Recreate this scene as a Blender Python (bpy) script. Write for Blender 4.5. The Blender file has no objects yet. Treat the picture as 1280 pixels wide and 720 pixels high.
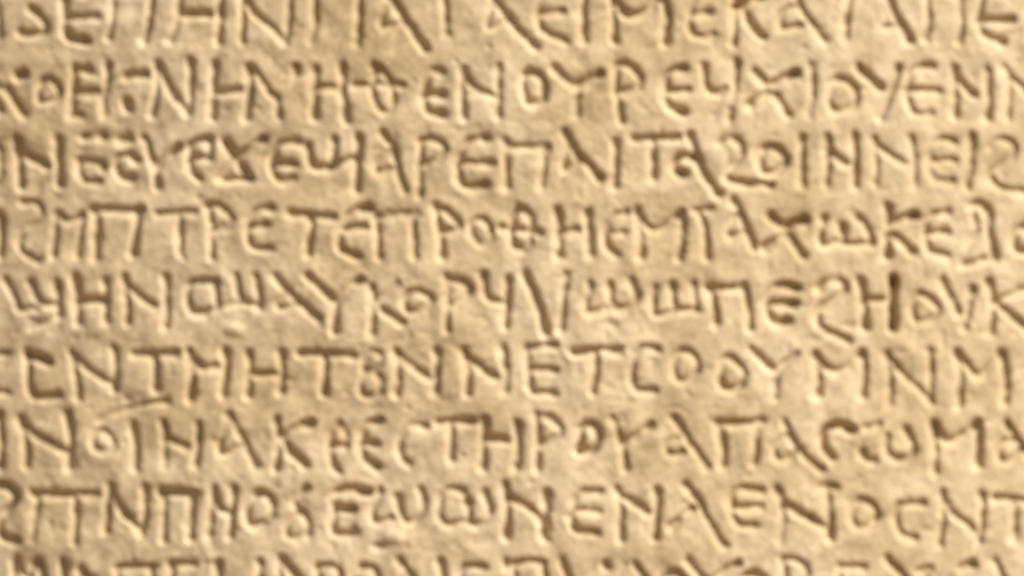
import bpy, math
import numpy as np

# ------------------------------------------------------------------ camera, sky, sun, exposure
S = 0.0004                      # metres of stone per unit of the lettering layout (1280 x 720 units in frame)
ZC = 0.24                       # height of the centre of the inscription above the foot of the stone
DIST = 4.0
sc = bpy.context.scene
COL = sc.collection

cam_d = bpy.data.cameras.new('camera')
cam = bpy.data.objects.new('camera', cam_d)
COL.objects.link(cam)
cam.location = (0, -DIST, ZC)
cam.rotation_euler = (math.radians(90), 0, 0)
cam_d.sensor_width = 36.0
cam_d.lens = 36.0 * DIST / (1280 * S)
cam_d.clip_start = 0.05
cam_d.clip_end = 200
cam_d.dof.use_dof = True
cam_d.dof.focus_distance = DIST - 0.25
cam_d.dof.aperture_fstop = 5.4
sc.camera = cam

LIGHT_ANGLE = 50.0              # direction of the light across the stone, from the right towards the top
LIGHT_ELEV = 27.5               # how steeply it strikes the face
ca, sa = math.cos(math.radians(LIGHT_ELEV)), math.sin(math.radians(LIGHT_ELEV))
to_sun = (ca * math.cos(math.radians(LIGHT_ANGLE)), -sa, ca * math.sin(math.radians(LIGHT_ANGLE)))
sun_elev = math.asin(to_sun[2])
sun_az = math.atan2(to_sun[0], to_sun[1])          # clockwise from +Y

w = bpy.data.worlds.new('World')
sc.world = w
w.use_nodes = True
nt = w.node_tree
sky = nt.nodes.new('ShaderNodeTexSky')
sky.sky_type = 'NISHITA'
sky.sun_disc = False
sky.sun_elevation = sun_elev
sky.sun_rotation = sun_az
bg = nt.nodes['Background']
bg.inputs['Strength'].default_value = 0.05
nt.links.new(sky.outputs['Color'], bg.inputs['Color'])

sun_d = bpy.data.lights.new('sun', 'SUN')
sun_d.energy = 5.0
sun_d.angle = math.radians(0.5)
sun_d.color = (1.0, 0.97, 0.91)
sun = bpy.data.objects.new('sun', sun_d)
COL.objects.link(sun)
from mathutils import Vector
sun.rotation_euler = Vector(to_sun).to_track_quat('Z', 'Y').to_euler()
sun.location = Vector(to_sun) * 3

sc.view_settings.view_transform = 'Standard'
sc.view_settings.look = 'None'
sc.view_settings.exposure = 0.55
sc.view_settings.gamma = 1.0

# ------------------------------------------------------------------ stone material
def stone_material():
    m = bpy.data.materials.new('weathered_sandstone')
    m.use_nodes = True
    n, l = m.node_tree.nodes, m.node_tree.links
    b = n['Principled BSDF']
    b.inputs['Roughness'].default_value = 0.9
    b.inputs['Specular IOR Level'].default_value = 0.15
    tc = n.new('ShaderNodeTexCoord')
    def noise(scale, detail, rough=0.55, off=0.0):
        mp = n.new('ShaderNodeMapping')
        mp.inputs['Location'].default_value = (off, off * 0.7, off * 1.3)
        l.new(tc.outputs['Object'], mp.inputs['Vector'])
        t = n.new('ShaderNodeTexNoise')
        t.inputs['Scale'].default_value = scale
        t.inputs['Detail'].default_value = detail
        t.inputs['Roughness'].default_value = rough
        l.new(mp.outputs['Vector'], t.inputs['Vector'])
        return t.outputs['Fac']
    def ramp(fac, stops):
        r = n.new('ShaderNodeValToRGB')
        e = r.color_ramp.elements
        while len(e) < len(stops):
            e.new(0.5)
        for k, (p, c) in enumerate(stops):
            e[k].position = p
            e[k].color = (*c, 1)
        l.new(fac, r.inputs['Fac'])
        return r.outputs['Color']
    def mix(mode, fac, a, c):
        x = n.new('ShaderNodeMix')
        x.data_type = 'RGBA'
        x.blend_type = mode
        if isinstance(fac, float):
            x.inputs['Factor'].default_value = fac
        else:
            l.new(fac, x.inputs['Factor'])
        l.new(a, x.inputs['A'])
        l.new(c, x.inputs['B'])
        return x.outputs['Result']
    # broad drift between ochre, olive and pinkish stone
    base = ramp(noise(13, 3, 0.6, 2.0), [(0.28, (0.435, 0.316, 0.172)), (0.45, (0.495, 0.372, 0.216)),
                                          (0.56, (0.528, 0.405, 0.246)), (0.70, (0.550, 0.428, 0.274))])
    mid = ramp(noise(85, 4, 0.6, 7.0), [(0.30, (0.82, 0.80, 0.76)), (0.5, (1.0, 1.0, 1.0)), (0.70, (1.15, 1.15, 1.15))])
    fine = ramp(noise(420, 3, 0.6, 1.0), [(0.28, (0.84, 0.82, 0.78)), (0.52, (1.0, 1.0, 1.0)), (0.75, (1.08, 1.08, 1.08))])
    c = mix('MULTIPLY', 1.0, base, mid)
    c = mix('MULTIPLY', 1.0, c, fine)
    # a few rusty stains
    for px, py, rad in ((655, 630, 17), (1157, 706, 14), (636, 618, 9), (1192, 268, 15), (925, 8, 16), (420, 545, 12)):
        vd = n.new('ShaderNodeVectorMath')
        vd.operation = 'DISTANCE'
        vd.inputs[1].default_value = ((px - 640) * S, 0.006, (360 - py) * S + ZC)
        l.new(tc.outputs['Object'], vd.inputs[0])
        mr = n.new('ShaderNodeMapRange')
        mr.interpolation_type = 'SMOOTHSTEP'
        mr.inputs['From Min'].default_value = rad * S * 1.5
        mr.inputs['From Max'].default_value = rad * S * 0.5
        mr.inputs['To Max'].default_value = 0.42
        l.new(vd.outputs['Value'], mr.inputs['Value'])
        rust = n.new('ShaderNodeRGB')
        rust.outputs[0].default_value = (0.40, 0.225, 0.115, 1)
        c = mix('MIX', mr.outputs['Result'], c, rust.outputs[0])
    l.new(c, b.inputs['Base Color'])
    bp = n.new('ShaderNodeBump')
    bp.inputs['Strength'].default_value = 0.35
    bp.inputs['Distance'].default_value = 0.0006
    l.new(noise(700, 4, 0.6, 4.0), bp.inputs['Height'])
    l.new(bp.outputs['Normal'], b.inputs['Normal'])
    return m
STONE = stone_material()

# ------------------------------------------------------------------ the carved text
# Every line of writing: blocks of (origin x, origin y, letters).  A letter is a set of strokes separated
# by '/'; points are in quarter units from the block's origin; 'w0.6:' sets how deeply a stroke is cut.
LINES = []
LINES.append([
 (0, 0, """-90,-60 -40,-60 5,60 10,190 -40,195
165,35 215,65 240,110 230,155 140,165 118,150
335,-60 330,60 340,180 440,192/350,85 490,70/335,-60 440,-50
w0.65:575,-50 575,60 555,180/770,-50 760,60 735,195/560,-55 790,-55
900,-60 905,50 w0.7:/w0.7:905,50 885,120 865,190/905,62 1060,60/1112,-60 1115,20 1100,195
1225,-60 1225,60 1215,195/1225,-20 1280,50 1350,105 1430,190/1458,-60 1452,60 1440,200"""),
 (320, 0, """300,-60 305,60 290,190/535,-60 530,20 515,210/290,-60 550,-60
650,-60 750,80 860,230/w0.6:690,-10 625,90 640,135 740,95
945,-60 955,20 965,160/w0.7:930,-62 1060,-60
1170,-70 1215,0 1280,90 1410,222/w0.6:1195,20 1150,120 1195,140 1260,85"""),
 (640, 0, """260,-55 170,-40 140,30 145,100 175,150 275,190/150,60 265,48
362,-60 368,40 372,192
508,-60 515,40 525,192/512,-20 555,40 620,72 690,50 745,-20/745,-30 795,20 780,205
1000,-50 930,-40 895,50 900,140 950,182 1015,165/905,70 1005,58
w0.8:1120,-60 1130,60 1115,205/1260,-50 1180,20 1130,30/1170,30 1215,125 1262,168"""),
 (960, 0, """130,-60 185,55 300,192/150,20 80,50 70,100 85,140 175,118
412,-60 408,60 392,182
595,-60 640,40 665,100 725,195/w0.6:620,10 580,105 590,130 650,110
w0.8:800,-50 818,70 795,185/968,-50 982,50 970,192/w0.8:800,-52 990,-50
1080,-50 1065,90 1082,165 1185,200/1070,92 1232,90/1080,-50 1200,-55
1330,-60 1335,60 1330,190/w0.8:1330,-50 1470,190/1470,-60 1470,190"""),
])
LINES.append([
 (0, 0, """w0.6:-40,400 5,430/-60,440 8,540
w0.9:50,440 90,500 135,560/w0.8:132,355 105,370
w0.85:215,420 240,385 285,388 318,440 308,480 255,505 205,498 198,455 215,420
388,330 380,440 365,565/390,340 455,338/380,450 500,452/w0.8:365,565 410,565
550,318 545,420 530,470 528,565
650,365 738,360
645,495 652,532
800,305 860,420 945,552/972,298 962,450 950,545/w0.75:798,330 795,440 770,565
1085,308 1080,440 1070,575/1085,450 1205,440/1258,330 1265,440 1245,575
1275,330 1370,462 w0.8:/1395,480 1405,570"""),
 (320, 0, """205,330 208,362
305,340 300,430 300,575/305,432 400,430/445,318 435,440 465,585
w0.9:600,318 650,345 695,415 705,490 680,550 625,545 590,470 588,400 620,330/w0.8:500,415 740,412
930,345 870,345 850,450 865,560 945,560/850,460 945,460
1050,335 1043,460 1055,575/1048,350 1100,430 1200,470/1225,325 1225,565"""),
 (640, 0, """70,355 140,350 180,420 165,500 85,510 68,440 70,355
w1.2:225,330 275,385 330,430/w1.2:445,350 345,428/338,470 330,570
530,320 535,450 560,592/530,320 600,308 655,365 635,430 560,455
870,330 790,345 772,440 790,520 868,552/780,450 885,440
972,318 975,410 1020,462 1080,440/1135,300 1120,450 1100,585
1225,345 1290,420 1350,490 1392,560/1425,345 1310,425/1290,440 1205,525"""),
 (960, 0, """230,315 236,440 215,565
330,390 390,380 460,440 445,510 360,552 320,520 322,440 330,390
465,322 580,435/660,330 632,420 575,575
830,322 740,328 700,430 715,520 755,560 828,558/700,440 858,440
945,325 952,400 940,565/948,370 1040,462/1110,345 1112,450 1108,575
1195,325 1225,380 1210,585/1225,375 1290,430 1360,500/1375,330 1370,580"""),
])
LINES.append([
 (0, 160, """-60,60 -60,270/w0.65:-60,60 5,65 12,160 10,265 -60,270
95,45 105,130 112,275/100,105 155,130 245,182/w1.3:305,45 302,150 305,262
525,30 430,34/410,148 400,210 440,266 508,258/w0.8:400,148 520,160 528,190
655,40 612,52/692,150 668,118 602,135 592,190 625,238 668,236
735,45 775,150 800,285/905,80 870,110 800,200
1055,48 970,55 955,130 970,210 1005,240/965,142 1050,140/w0.9:1055,48 1058,140
1145,60 1200,150 1255,245/1255,245 1110,245/1325,45 1200,130 1110,245"""),
 (320, 160, """225,58 130,58 88,130 92,215 145,262 190,240/95,172 195,168
270,75 285,190 390,182/405,45 400,175/395,180 515,140/530,38 520,150 515,295
645,15 700,80 715,180 758,305/w0.75:690,90 605,165 612,220 700,195
835,55 830,180 830,325/838,58 900,38 962,90 935,140 850,182
1165,40 1065,48 1010,140 1025,250 1075,296 1165,275/w0.8:1015,170 1190,165
1262,60 1258,180 1265,285/1262,85 1350,82 1460,80/1452,80 1446,180 1440,280"""),
 (640, 160, """275,15 340,130 390,172 455,245/w0.7:300,70 262,165 275,208 360,150
530,58 532,170 525,285
625,42 845,40/718,50 715,235
900,25 935,130 960,210 1048,318/920,125 835,135 815,195 870,215
w1.2:1050,55 1105,28 1165,70 1162,138 1090,200 1085,240 1150,265 1300,270
1250,110 1300,78 1370,110 1382,160 1330,212 1270,215 1245,165 1250,110"""),
 (960, 160, """185,38 182,150 180,278
308,38 315,130 300,268/308,95 405,170/447,28 450,150 445,272
545,45 552,150 545,265/550,70 620,120 695,180/728,38 742,150 738,278
940,58 885,38 828,85 818,180 838,250 928,256/828,160 938,155
1032,28 1025,140 1005,280
1125,85 1170,45 1230,58 1248,110 1190,175 1112,215 1140,262 1185,300 1290,312"""),
])
LINES.append([
 (0, 240, """-60,90 15,85 14,180 10,310
125,42 195,38 225,95 140,185 105,240 120,290 195,332
300,100 350,152 432,108/w0.8:290,100 288,180 280,305/w0.6:430,110 408,200 402,305
490,75 500,180 490,315/480,80 715,80/702,80 690,180 680,295
805,98 985,92/910,105 910,290
1045,68 1100,48 1178,110 1150,162 1070,190/w0.8:1055,70 1068,190 1075,315
1370,72 1290,75 1245,150 1258,248 1290,275 1365,270/1260,165 1340,155"""),
 (320, 240, """185,98 395,112/290,115 278,200 275,295
572,65 500,72 430,170 422,250 450,296 518,312/440,172 560,165
618,110 622,200 625,310/618,112 815,100/800,105 800,200 800,315
905,60 935,190 940,315/908,68 970,88 1042,150 1005,178 940,192
1090,130 1150,120 1190,180 1168,245 1112,250 1080,190 1090,130
1310,80 1360,70 1395,130 1390,230 1355,285 1300,262 1280,170 1310,80/1245,172 1430,190"""),
 (640, 240, """235,85 242,180 242,305/242,192 335,180/385,88 400,200 402,300
585,100 520,108 478,190 488,270 535,302/w0.5:485,190 570,190
642,88 655,180 655,305/650,125 720,195 790,160 855,100/858,95 862,180 850,318
950,85 980,180 985,318/w0.8:925,82 1005,75
1120,35 1170,125 1228,278/w0.85:1140,95 1082,180 1105,225 1190,180"""),
 (960, 240, """22,105 100,180 150,270 190,305/190,118 112,172/95,195 5,275
290,125 268,200 278,270 370,240/385,165 382,235 420,262 525,250/465,118 510,160 528,250
w1.35:610,62 612,170 605,305/745,98 690,120 620,170/635,195 735,288
910,90 808,100 792,195 808,270 840,300 908,305/798,200 912,192
w1.25:1030,62 1080,48 1122,95 1105,160 1130,220 1142,315/w0.5:1035,75 1045,150/w1.2:990,352 1145,320/w0.8:990,352 1000,270 1060,180
1325,165 1250,178 1235,230 1258,290 1335,292"""),
])
LINES.append([
 (0, 320, """w0.8:40,105 90,190 108,272 190,250/170,125 215,235 300,228/300,125 306,285/w0.55:300,285 240,330 170,350
388,95 400,200 400,318/400,212 520,210/w0.75:535,115 542,210 540,315
635,95 650,200 650,318/640,110 690,180 785,238/840,95 842,200 835,335
1090,112 960,112 948,200 970,280 1040,278/1085,112 1108,238/w0.6:1040,278 1105,240
w0.7:1112,238 1210,222/1190,95 1210,220 1305,235/1295,95 1308,180 1310,255"""),
 (320, 320, """105,95 150,150 210,205 325,305/w0.65:180,165 115,215 130,260 220,220
275,95 335,155 395,212/532,108 470,150 405,225 405,365
588,145 598,230 588,375/640,258 740,322/w0.6:708,115 612,240
748,195 800,160 880,185 885,230 805,272 758,255 748,195
965,95 970,200 965,355/968,108 1040,108 1088,150 1050,205 970,242
1150,85 1155,200 1235,220/1270,105 1266,220 1255,345"""),
 (640, 320, """78,85 130,190 178,375
282,80 272,200 255,358
400,135 372,200 382,285 495,250/502,135 510,250 580,262 648,195 608,112
725,145 713,230 725,292 820,262/808,135 822,270 930,252/w0.75:918,128 932,250
1005,145 1020,230 1032,325/990,150 1175,150/1168,135 1190,230 1202,345"""),
 (960, 320, """158,150 85,128 20,165 8,230 15,290 58,332 112,312/20,228 145,228
w1.2:262,155 310,110 380,112 398,165 340,215 248,260 262,335 320,375 412,412
w1.3:472,115 490,200 495,345/490,212 605,210/w2.3:638,105 630,200 636,345
735,190 800,172 872,250 850,302 742,322 732,250 735,190
888,115 965,275/1032,155 1020,230 990,345
1112,115 1140,220 1122,370/1140,220 1240,292 1310,350/w0.6:1300,140 1150,230"""),
])
LINES.append([
 (0, 420, """w0.7:45,75 -40,80 -65,180 -40,270 45,275
w1.7:155,75 248,118/w0.9:155,75 145,200 170,282 230,306 305,285
372,75 395,180 402,298/375,78 440,140 585,245/580,55 592,150 585,258
688,80 895,80/790,88 790,245
962,75 975,180 965,298/965,90 1030,158 1100,140/1140,62 1142,180 1125,278
1252,75 1260,180 1250,285/1260,182 1420,180/1422,72 1416,180 1415,265"""),
 (320, 420, """238,78 495,86/355,95 350,275
w0.9:550,160 545,105 595,52 650,95 612,162 555,168 526,235 560,298 628,285 648,220 612,168
715,70 720,150 708,275/720,85 790,135 885,205/910,65 915,180 905,275
1055,65 1075,150 1070,275/1065,90 1130,140 1215,205/1240,55 1260,150 1256,255"""),
 (640, 420, """90,45 88,160 98,250 125,276 215,272/95,50 225,35/95,160 222,160
320,70 545,60/430,75 422,170 415,265
735,50 655,42 610,120 602,220 640,262 720,262
838,65 915,68 946,140 905,200 840,215 812,150 838,65
1060,110 1120,98 1182,170 1168,235 1088,268 1045,220 1060,110
1212,58 1280,120 1325,165/1432,82 1325,165 1328,295"""),
 (960, 420, """248,85 265,160 260,285/250,100 340,182 405,150 478,80/480,72 492,170 485,285
602,75 625,160 615,325/608,88 700,200 825,305/818,65 826,180 826,315
962,75 978,180 965,338/965,88 1020,150 1070,198 1115,160 1172,80/1178,72 1202,170 1196,318
1350,80 1350,310/1350,190 1460,190/1470,80 1470,310"""),
])
LINES.append([
 (0, 480, """10,140 16,270 10,398
118,165 145,260 140,395/130,200 220,265 330,322/345,145 366,220 356,405
480,240 540,225 588,300 545,322 470,312 480,240
678,195 692,300 685,405
828,185 832,270 w0.6:/w0.7:832,270 830,400/830,258 940,302/1002,185 1002,280 985,395
1155,145 1210,230 1295,395/w0.85:1160,190 1095,300 1128,345 1220,300"""),
 (320, 480, """112,175 132,280 112,405/285,188 210,210 140,262/138,268 200,340 255,392
w0.9:428,190 385,230 372,310 390,380 425,422/378,302 455,300/w0.6:428,190 465,235 450,300
625,175 568,185 533,270 545,370 615,402/540,292 612,290
855,202 780,190 733,260 728,350 775,388
922,180 1105,175/990,185 992,365
1160,172 1152,270 1145,405/1155,262 1255,266/1320,190 1318,290 1310,405"""),
 (640, 480, """135,145 142,280 135,410/138,158 210,152 272,225 220,272 150,302
360,322 342,225 395,185 442,220 448,290 405,335 355,325
512,165 560,280 580,415/700,188 640,240 570,300
820,160 900,270 988,405/w0.7:850,252 775,295 795,345 865,330
1040,185 1065,280 1066,395/1045,190 1255,180/1242,180 1232,280 1220,385"""),
 (960, 480, """92,185 130,260 190,350 278,420/110,245 38,290 48,370 100,372 170,315
428,205 360,183 293,210 283,290 345,352
562,195 505,212/w0.5:505,212 475,290/478,320 488,368 540,372
605,255 595,320 640,372 712,365 746,310 702,218
842,185 850,290 845,425/845,200 890,268 940,282 1045,200/1060,185 1066,280 1055,395
1208,185 1250,260 1345,385/1240,262 1160,300 1170,380 1230,382 1285,315"""),
])
LINES.append([
 (0, 560, """-60,170 55,175 104,238 20,330 -10,400 40,440 95,452
w0.75:195,215 190,300 175,445/180,215 495,220/385,220 392,330 385,455
562,180 550,290 w0.8:/w0.8:550,290 540,405/565,200 605,290 715,395/735,188 732,290 720,410
w0.6:830,210 835,300 830,450/825,210 985,215/975,218 966,320 960,435
1078,195 1066,300 1050,425/1080,215 1110,295 1165,320/1182,195 1168,330 1162,425
1270,222 1340,212 1382,280 1345,370 1265,382 1238,310 1270,222"""),
 (320, 560, """262,188 198,260 240,300 280,365 275,425/w0.85:240,300 165,370 165,430 215,440 280,410
565,190 440,190 400,240 412,302 505,290/405,310 385,400 430,432 505,408
635,205 588,290 608,375 690,340/718,230 745,350 800,372 862,300 835,198
1045,200 980,188 928,240 922,330 970,378 1072,350/1070,250 1076,370 1150,370 1192,300 1150,208
1252,175 1270,280 1262,425/1270,230 1340,270 1415,312 1450,370/1465,215 1460,330 1450,435"""),
 (640, 560, """445,210 335,210 305,325 325,412 435,415/300,330 335,302 440,305
538,200 560,300 550,445/550,230 620,262 690,310/738,205 736,320 722,435
875,175 940,240 1000,380 1080,478/905,285 860,345 818,395
1255,205 1140,190 1098,250 1118,340 1158,382 1225,382/1120,292 1255,285"""),
 (960, 560, """55,200 85,270 75,448/85,265 180,320 295,385/312,185 316,300 325,440/w0.9:282,185 348,188
440,262 505,240 566,310 532,380 458,396 428,350 440,262
788,265 660,265 652,370 680,430 742,442
880,210 892,310 870,465/888,268 970,335 1065,425/1080,215 1086,320 1070,448
1150,238 1345,262/1245,265 1240,445"""),
])
LINES.append([
 (0, 560, """95,560 82,650 80,790/w0.8:95,565 150,660 195,565/200,560 240,650 240,790
328,558 330,790
w0.7:420,600 415,790/420,600 520,690 540,780
600,590 612,790/595,590 770,580/762,585 770,790
865,568 975,562/870,568 860,680 880,790 980,785/w0.8:865,680 965,675
1100,570 1100,790"""),
 (320, 560, """30,565 32,790/30,680 130,680/w0.7:130,560 132,790
140,545 230,640 330,790
322,585 322,790/325,590 385,572 445,620 400,690 330,700
520,595 590,575 622,640 600,740 530,760 500,680 520,595
725,548 790,640 850,790/w0.7:760,610 690,730 820,720
938,555 945,660 940,790
1145,585 1040,580 1015,680 1040,780 1140,785
1262,562 1265,580"""),
 (640, 560, """20,570 100,552 170,565/w0.8:20,570 25,790/265,552 300,640 300,790/170,565 172,790
478,570 482,582
630,572 690,650 740,790/w0.7:660,640 580,780
770,625 850,610 890,690 850,780 770,770 745,690 770,625
890,550 975,650/1145,568 1060,615 985,680 985,790
1175,625 1255,615 1300,700 1255,790 1180,780 1150,700 1175,625"""),
 (960, 560, """92,545 98,660 100,790/95,550 170,548 212,600 200,670 110,690
370,588 485,590/372,588 365,690 380,790 480,785/w0.8:370,690 470,680
610,545 700,640 790,790/w0.7:680,650 600,790
w0.7:770,605 825,590/w0.6:800,600 805,780
1035,565 980,600/w0.8:980,600 900,700 920,790
1145,560 1190,640 1195,790/w0.8:1190,640 1300,780"""),
])
# accidental marks in the stone: strokes that belong to no letter (same units, block origin first)
STRAY_STROKE = (0, 480, "w0.6:510,172 600,128 720,92 845,72")
CHIPS = [(1062, 408, 9, 0.5), (292, 413, 11, -0.7), (492, 672, 12, -0.8), (472, 684, 8, 0.8), (157, 500, 6, 0.3), (590, 118, 6, 0.4),
         (763, 406, 8, 0.5), (786, 502, 7, 0.4), (1125, 440, 9, 0.4), (208, 50, 7, 0.4), (40, 402, 9, 0.5)]

# ------------------------------------------------------------------ noise helpers
def lattice(ix, iy, seed):
    h = (ix.astype(np.int64) * 374761393 + iy.astype(np.int64) * 668265263 + seed * 974634533) & 0xFFFFFFFF
    h = ((h ^ (h >> 13)) * 1274126177) & 0xFFFFFFFF
    h = (h ^ (h >> 16)) & 0xFFFF
    return h / 32767.5 - 1.0
def vnoise(x, y, scale, seed):
    x = x / scale + 1000.0
    y = y / scale + 1000.0
    ix, iy = np.floor(x), np.floor(y)
    fx, fy = x - ix, y - iy
    ux, uy = fx * fx * fx * (fx * (fx * 6 - 15) + 10), fy * fy * fy * (fy * (fy * 6 - 15) + 10)
    ix, iy = ix.astype(np.int64), iy.astype(np.int64)
    a, b = lattice(ix, iy, seed), lattice(ix + 1, iy, seed)
    c, d = lattice(ix, iy + 1, seed), lattice(ix + 1, iy + 1, seed)
    return (a * (1 - ux) + b * ux) * (1 - uy) + (c * (1 - ux) + d * ux) * uy

# ------------------------------------------------------------------ the surface grid
def axis(lo, hi, step, outer):
    core = np.arange(lo, hi + step * 0.5, step)
    left, right = [], []
    d, p = step, core[0]
    while p > lo - outer:
        d = min(d * 1.08, 6.0)
        p -= d
        left.append(p)
    d, p = step, core[-1]
    while p < hi + outer:
        d = min(d * 1.08, 6.0)
        p += d
        right.append(p)
    return np.concatenate([np.array(left[::-1]), core, np.array(right)])
STEP = 1.35
gx = axis(-12, 1292, STEP, 190)
gy = axis(-12, 732, STEP, 190)
NX, NY = len(gx), len(gy)
X, Y = np.meshgrid(gx, gy)                       # [row, column]; Y grows downwards

# gentle bulge of the dressed face, then tool marks and weathering
relief = -(X - 640) ** 2 * (0.200 / 1280)
relief += 2.2 * vnoise(X, Y, 120, 11) + 1.5 * vnoise(X, Y * 1.3, 52, 12)
relief += 1.25 * vnoise(X, Y, 24, 13) + 0.75 * vnoise(X + 0.5 * Y, Y, 12.5, 14) + 0.32 * vnoise(X, Y, 6.5, 15)
relief += 0.14 * vnoise(X, Y, 3.2, 16)
pits = np.clip(vnoise(X, Y, 19, 21) * vnoise(X, Y, 8.5, 22) - 0.22, 0, 1)
relief -= 2.6 * pits

# wobble for the chisel edges
wob_x = 0.9 * vnoise(X, Y, 9, 31) + 1.1 * vnoise(X, Y, 26, 32)
wob_y = 0.9 * vnoise(X, Y, 9, 33) + 1.1 * vnoise(X, Y, 26, 34)
cut_var = 1.0 + 0.32 * vnoise(X, Y, 13, 35) + 0.26 * vnoise(X, Y, 42, 36)

GROOVE = 8.3          # half width of a cut
DEPTH = 7.6           # depth of a cut
SHIFT = (-3.2, 3.2)   # from the shaded wall that was traced to the middle of the cut

def smooth_path(pts):
    """round the corners of a traced stroke"""
    p = np.array(pts, float)
    if len(p) < 3:
        return p
    closed = np.hypot(*(p[0] - p[-1])) < 1e-6
    for _ in range(2):
        q = []
        if not closed:
            q.append(p[0])
        for a, b in zip(p[:-1], p[1:]):
            if not closed and np.allclose(a, p[0]):
                q.append(a * 0.25 + b * 0.75)
            elif not closed and np.allclose(b, p[-1]):
                q.append(a * 0.75 + b * 0.25)
            else:
                q.append(a * 0.75 + b * 0.25)
                q.append(a * 0.25 + b * 0.75)
        q.append(q[0] if closed else p[-1])
        p = np.array(q)
    return p

def parse_letter(text, ox, oy):
    strokes = []
    for st in text.split('/'):
        wt = 1.0
        pts = []
        for tok in st.split():
            if tok.startswith('w'):
                head, _, tail = tok.partition(':')
                if pts and not tail:
                    continue
                wt = float(head[1:])
                tok = tail
                if not tok:
                    continue
            if ',' in tok:
                a, b = tok.split(',')
                u, v = ox + float(a) / 4 + SHIFT[0] - 640, oy + float(b) / 4 + SHIFT[1] - 360
                k = 1.0 + 0.0064 * (u / 640) ** 2                     # lines spread a little over the bulging face
                pts.append((640 + u * k, 360 + v * k))
        if len(pts) == 1:
            pts.append((pts[0][0] + 0.5, pts[0][1] + 0.5))
        if pts:
            strokes.append((wt, smooth_path(pts)))
    return strokes

def cut_field(strokes):
    """depth of a set of strokes over the window of the grid that they touch"""
    allp = np.concatenate([s[1] for s in strokes])
    pad = GROOVE * 1.9
    j0, j1 = np.searchsorted(gx, [allp[:, 0].min() - pad, allp[:, 0].max() + pad])
    i0, i1 = np.searchsorted(gy, [allp[:, 1].min() - pad, allp[:, 1].max() + pad])
    if j1 - j0 < 2 or i1 - i0 < 2:
        return None
    sl = (slice(i0, i1), slice(j0, j1))
    px = X[sl] + wob_x[sl]
    py = Y[sl] + wob_y[sl]
    out = np.zeros_like(px)
    r0 = 1.0 + 0.20 * ((len(letters) * 7919 % 101) / 50.0 - 1.0)      # every letter is cut to its own depth
    for wt, p in strokes:
        wt = wt * r0
        d = p[-1] - p[0]
        if 28 < math.degrees(math.atan2(-d[1] * np.sign(d[0] or 1), abs(d[0]))) < 66 and np.hypot(*d) < 45:
            wt *= 1.4
            c0, a10 = p.mean(axis=0), math.radians(8)                # lean them over slightly
            q = p - c0
            p = np.stack([q[:, 0] * math.cos(a10) - q[:, 1] * math.sin(a10),
                          q[:, 0] * math.sin(a10) + q[:, 1] * math.cos(a10)], -1) + c0
                                                                      # rising diagonals are cut a little deeper
        best = np.full(px.shape, 1e9)
        for a, b in zip(p[:-1], p[1:]):
            v = b - a
            L = max(v @ v, 1e-9)
            t = np.clip(((px - a[0]) * v[0] + (py - a[1]) * v[1]) / L, 0, 1)
            best = np.minimum(best, np.hypot(px - a[0] - t * v[0], py - a[1] - t * v[1]))
        endd = np.minimum(np.hypot(px - p[0][0], py - p[0][1]), np.hypot(px - p[-1][0], py - p[-1][1]))
        swell = 1.0 + 0.22 * np.exp(-(endd / 8.0) ** 2)          # the chisel bites deeper at the ends of a stroke
        half = GROOVE * (0.60 + 0.40 * min(wt, 1.3)) * swell
        u = np.clip(1 - best / half, 0, 1)
        prof = u * u * (3 - 2 * u) * 0.55 + u * 0.45
        out = np.maximum(out, prof * DEPTH * wt * swell * cut_var[sl])
    return sl, out

cut = np.zeros_like(X)
owner = np.full(X.shape, -1, np.int32)            # which letter a vertex belongs to
own_d = np.full(X.shape, 0.9)
letters = []                                      # (line index, name)
def carve(strokes, line, name):
    r = cut_field(strokes)
    if r is None:
        return
    sl, f = r
    k = len(letters)
    letters.append((line, name))
    cut[sl] = np.maximum(cut[sl], f)
    win = f > own_d[sl]
    owner[sl] = np.where(win, k, owner[sl])
    own_d[sl] = np.where(win, f, own_d[sl])

line_y = []
for li, blocks in enumerate(LINES):
    ys = []
    for ox, oy, txt in blocks:
        for row in txt.strip().split('\n'):
            s = parse_letter(row, ox, oy)
            if s:
                ys += [q for _, p in s for q in (p[:, 1].min(), p[:, 1].max())]
                carve(s, li, 'carved_letter')
    line_y.append((np.percentile(ys, 4) - 8, np.percentile(ys, 96) + 9))
carve(parse_letter(STRAY_STROKE[2], STRAY_STROKE[0], STRAY_STROKE[1]), 6, 'carved_stroke')

# worn arrises: soften the upper edge of every cut a little
def blur(a):
    b = a.copy()
    b[1:-1, 1:-1] = (a[1:-1, 1:-1] * 4 + 2 * (a[:-2, 1:-1] + a[2:, 1:-1] + a[1:-1, :-2] + a[1:-1, 2:])
                     + a[:-2, :-2] + a[2:, 2:] + a[:-2, 2:] + a[2:, :-2]) / 16
    return b
cut = blur(blur(cut))
height = relief - cut
for cx, cy, r, dep in CHIPS:
    q = np.hypot((X - cx) * 0.75 + (Y - cy) * 0.5, (Y - cy) * 1.3 - (X - cx) * 0.4) / r
    height -= dep * 5 * np.exp(-q ** 3)
# broken rounded rim of the block, well outside the writing
edge = np.minimum(np.minimum(X - gx[0], gx[-1] - X), np.minimum(Y - gy[0], gy[-1] - Y))
edge = edge + 14 * vnoise(X, Y, 40, 41) * np.clip(edge / 30, 0, 1)
height -= 26 * np.clip(1 - edge / 40, 0, 1) ** 2

# ------------------------------------------------------------------ meshes
WX = (X - 640) * S
WZ = (360 - Y) * S + ZC
WY = -height * S
# lift everything so that the foot of the block stands on z = 0
FOOT = WZ.min()
co = np.stack([WX, WY, WZ], -1).reshape(-1, 3)
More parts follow.
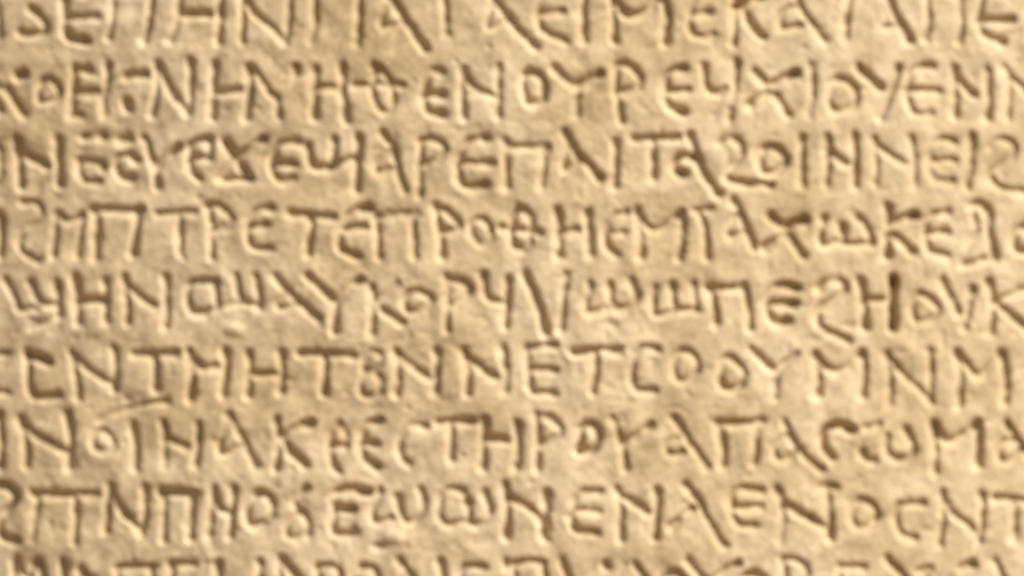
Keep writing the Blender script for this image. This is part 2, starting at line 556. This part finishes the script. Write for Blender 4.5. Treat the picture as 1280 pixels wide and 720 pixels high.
# smooth normals from the height field (shared by neighbouring pieces, so no seam shows)
dhy, dhx = np.gradient(height, gy, gx)
nrm = np.stack([-dhx, -np.ones_like(dhx), dhy], -1).reshape(-1, 3)
nrm /= np.linalg.norm(nrm, axis=1)[:, None]

ii, jj = np.meshgrid(np.arange(NY - 1), np.arange(NX - 1), indexing='ij')
v00 = (ii * NX + jj).ravel()
quads = np.stack([v00, v00 + NX, v00 + NX + 1, v00 + 1], -1)
own = owner.ravel()
q_own = own[quads]
f_owner = q_own.max(axis=1)
cnt = (q_own >= 0).sum(axis=1)
f_owner[cnt < 2] = -1
f_y = Y.ravel()[quads].mean(axis=1)
f_x = X.ravel()[quads].mean(axis=1)
f_line = np.full(len(quads), -1)
for li, (y0, y1) in enumerate(line_y):
    f_line[(f_y > y0) & (f_y < y1) & (f_line < 0) & (f_x > -60) & (f_x < 1340)] = li

def grid_mesh(name, face_idx, parent=None, extra=None):
    f = quads[face_idx]
    used, inv = np.unique(f, return_inverse=True)
    verts = co[used]
    faces = inv.reshape(-1, 4)
    norms = nrm[used]
    nf = len(faces)
    me = bpy.data.meshes.new(name)
    if extra is not None:
        ev, ef, en = extra(used)
        verts = np.concatenate([verts, ev])
        norms = np.concatenate([norms, en])
        faces = np.concatenate([faces, ef])
    me.vertices.add(len(verts))
    me.vertices.foreach_set('co', verts.astype(np.float32).ravel())
    me.loops.add(faces.size)
    me.loops.foreach_set('vertex_index', faces.astype(np.int32).ravel())
    me.polygons.add(len(faces))
    me.polygons.foreach_set('loop_start', np.arange(0, faces.size, 4, dtype=np.int32))
    me.update(calc_edges=True)
    me.polygons.foreach_set('use_smooth', np.ones(len(faces), bool))
    me.normals_split_custom_set_from_vertices(norms.astype(np.float32))
    me.materials.append(STONE)
    me.update()
    o = bpy.data.objects.new(name, me)
    COL.objects.link(o)
    if parent is not None:
        o.parent = parent
    return o

THICK = 0.075
def block_sides(used):
    """the four sides and the back of the block, closing the front sheet"""
    back = {}
    ev, en, ef = [], [], []
    n0 = len(used)
    def add(p, nr):
        ev.append(p)
        en.append(nr)
        return n0 + len(ev) - 1
    runs = [(np.arange(NX), (0, 0, 1.0), False), (np.arange(NX) + (NY - 1) * NX, (0, 0, -1.0), True),
            (np.arange(NY) * NX, (-1.0, 0, 0), True), (np.arange(NY) * NX + NX - 1, (1.0, 0, 0), False)]
    for ids, nr, flip in runs:
        front = [add(co[i], nr) for i in ids]
        rear = [add((co[i][0], THICK, co[i][2]), nr) for i in ids]
        for k in range(len(ids) - 1):
            q = [front[k], front[k + 1], rear[k + 1], rear[k]]
            ef.append(q[::-1] if flip else q)
    c = [add((co[i][0], THICK, co[i][2]), (0, 1.0, 0)) for i in (0, NX - 1, NX * NY - 1, NX * (NY - 1))]
    ef.append([c[0], c[1], c[2], c[3]])
    return np.array(ev, float), np.array(ef), np.array(en, float)

stone = grid_mesh('inscribed_stone', np.where((f_owner < 0) & (f_line < 0))[0], extra=block_sides)
stone['label'] = 'weathered buff sandstone block carved with nine lines of worn Greek-style capitals'
stone['category'] = 'stone inscription'

lines = []
for li in range(len(LINES)):
    lines.append(grid_mesh('inscription_line', np.where((f_owner < 0) & (f_line == li))[0], stone))
order = np.argsort(f_owner, kind='stable')
so = f_owner[order]
for k, (li, name) in enumerate(letters):
    a, b = np.searchsorted(so, [k, k + 1])
    if b > a:
        grid_mesh(name, order[a:b], lines[li])
print('letters', len(letters), 'grid', NX, NY)

# ------------------------------------------------------------------ unseen earth added under the block to bounce warm light
def bounce_ground():
    m = bpy.data.materials.new('dry_earth')
    m.use_nodes = True
    n, l = m.node_tree.nodes, m.node_tree.links
    t = n.new('ShaderNodeTexNoise')
    t.inputs['Scale'].default_value = 14
    t.inputs['Detail'].default_value = 6
    tc = n.new('ShaderNodeTexCoord')
    l.new(tc.outputs['Object'], t.inputs['Vector'])
    rp = n.new('ShaderNodeValToRGB')
    rp.color_ramp.elements[0].color = (0.15, 0.085, 0.036, 1)
    rp.color_ramp.elements[1].color = (0.27, 0.160, 0.075, 1)
    l.new(t.outputs['Fac'], rp.inputs['Fac'])
    b = n['Principled BSDF']
    b.inputs['Roughness'].default_value = 0.95
    l.new(rp.outputs['Color'], b.inputs['Base Color'])
    g = np.linspace(-1, 1, 81)
    g = np.sign(g) * (np.abs(g) ** 3) * 60
    gxx, gyy = np.meshgrid(g, g)
    z = FOOT - 0.004 + 0.004 * vnoise(gxx * 100, gyy * 100, 9, 51)
    v = np.stack([gxx, gyy, z], -1).reshape(-1, 3)
    k = len(g)
    a, c = np.meshgrid(np.arange(k - 1), np.arange(k - 1), indexing='ij')
    q = (a * k + c).ravel()
    me = bpy.data.meshes.new('ground')
    me.from_pydata(v.tolist(), [], np.stack([q, q + 1, q + k + 1, q + k], -1).tolist())
    me.materials.append(m)
    o = bpy.data.objects.new('ground', me)
    o['kind'] = 'structure'
    COL.objects.link(o)
bounce_ground()
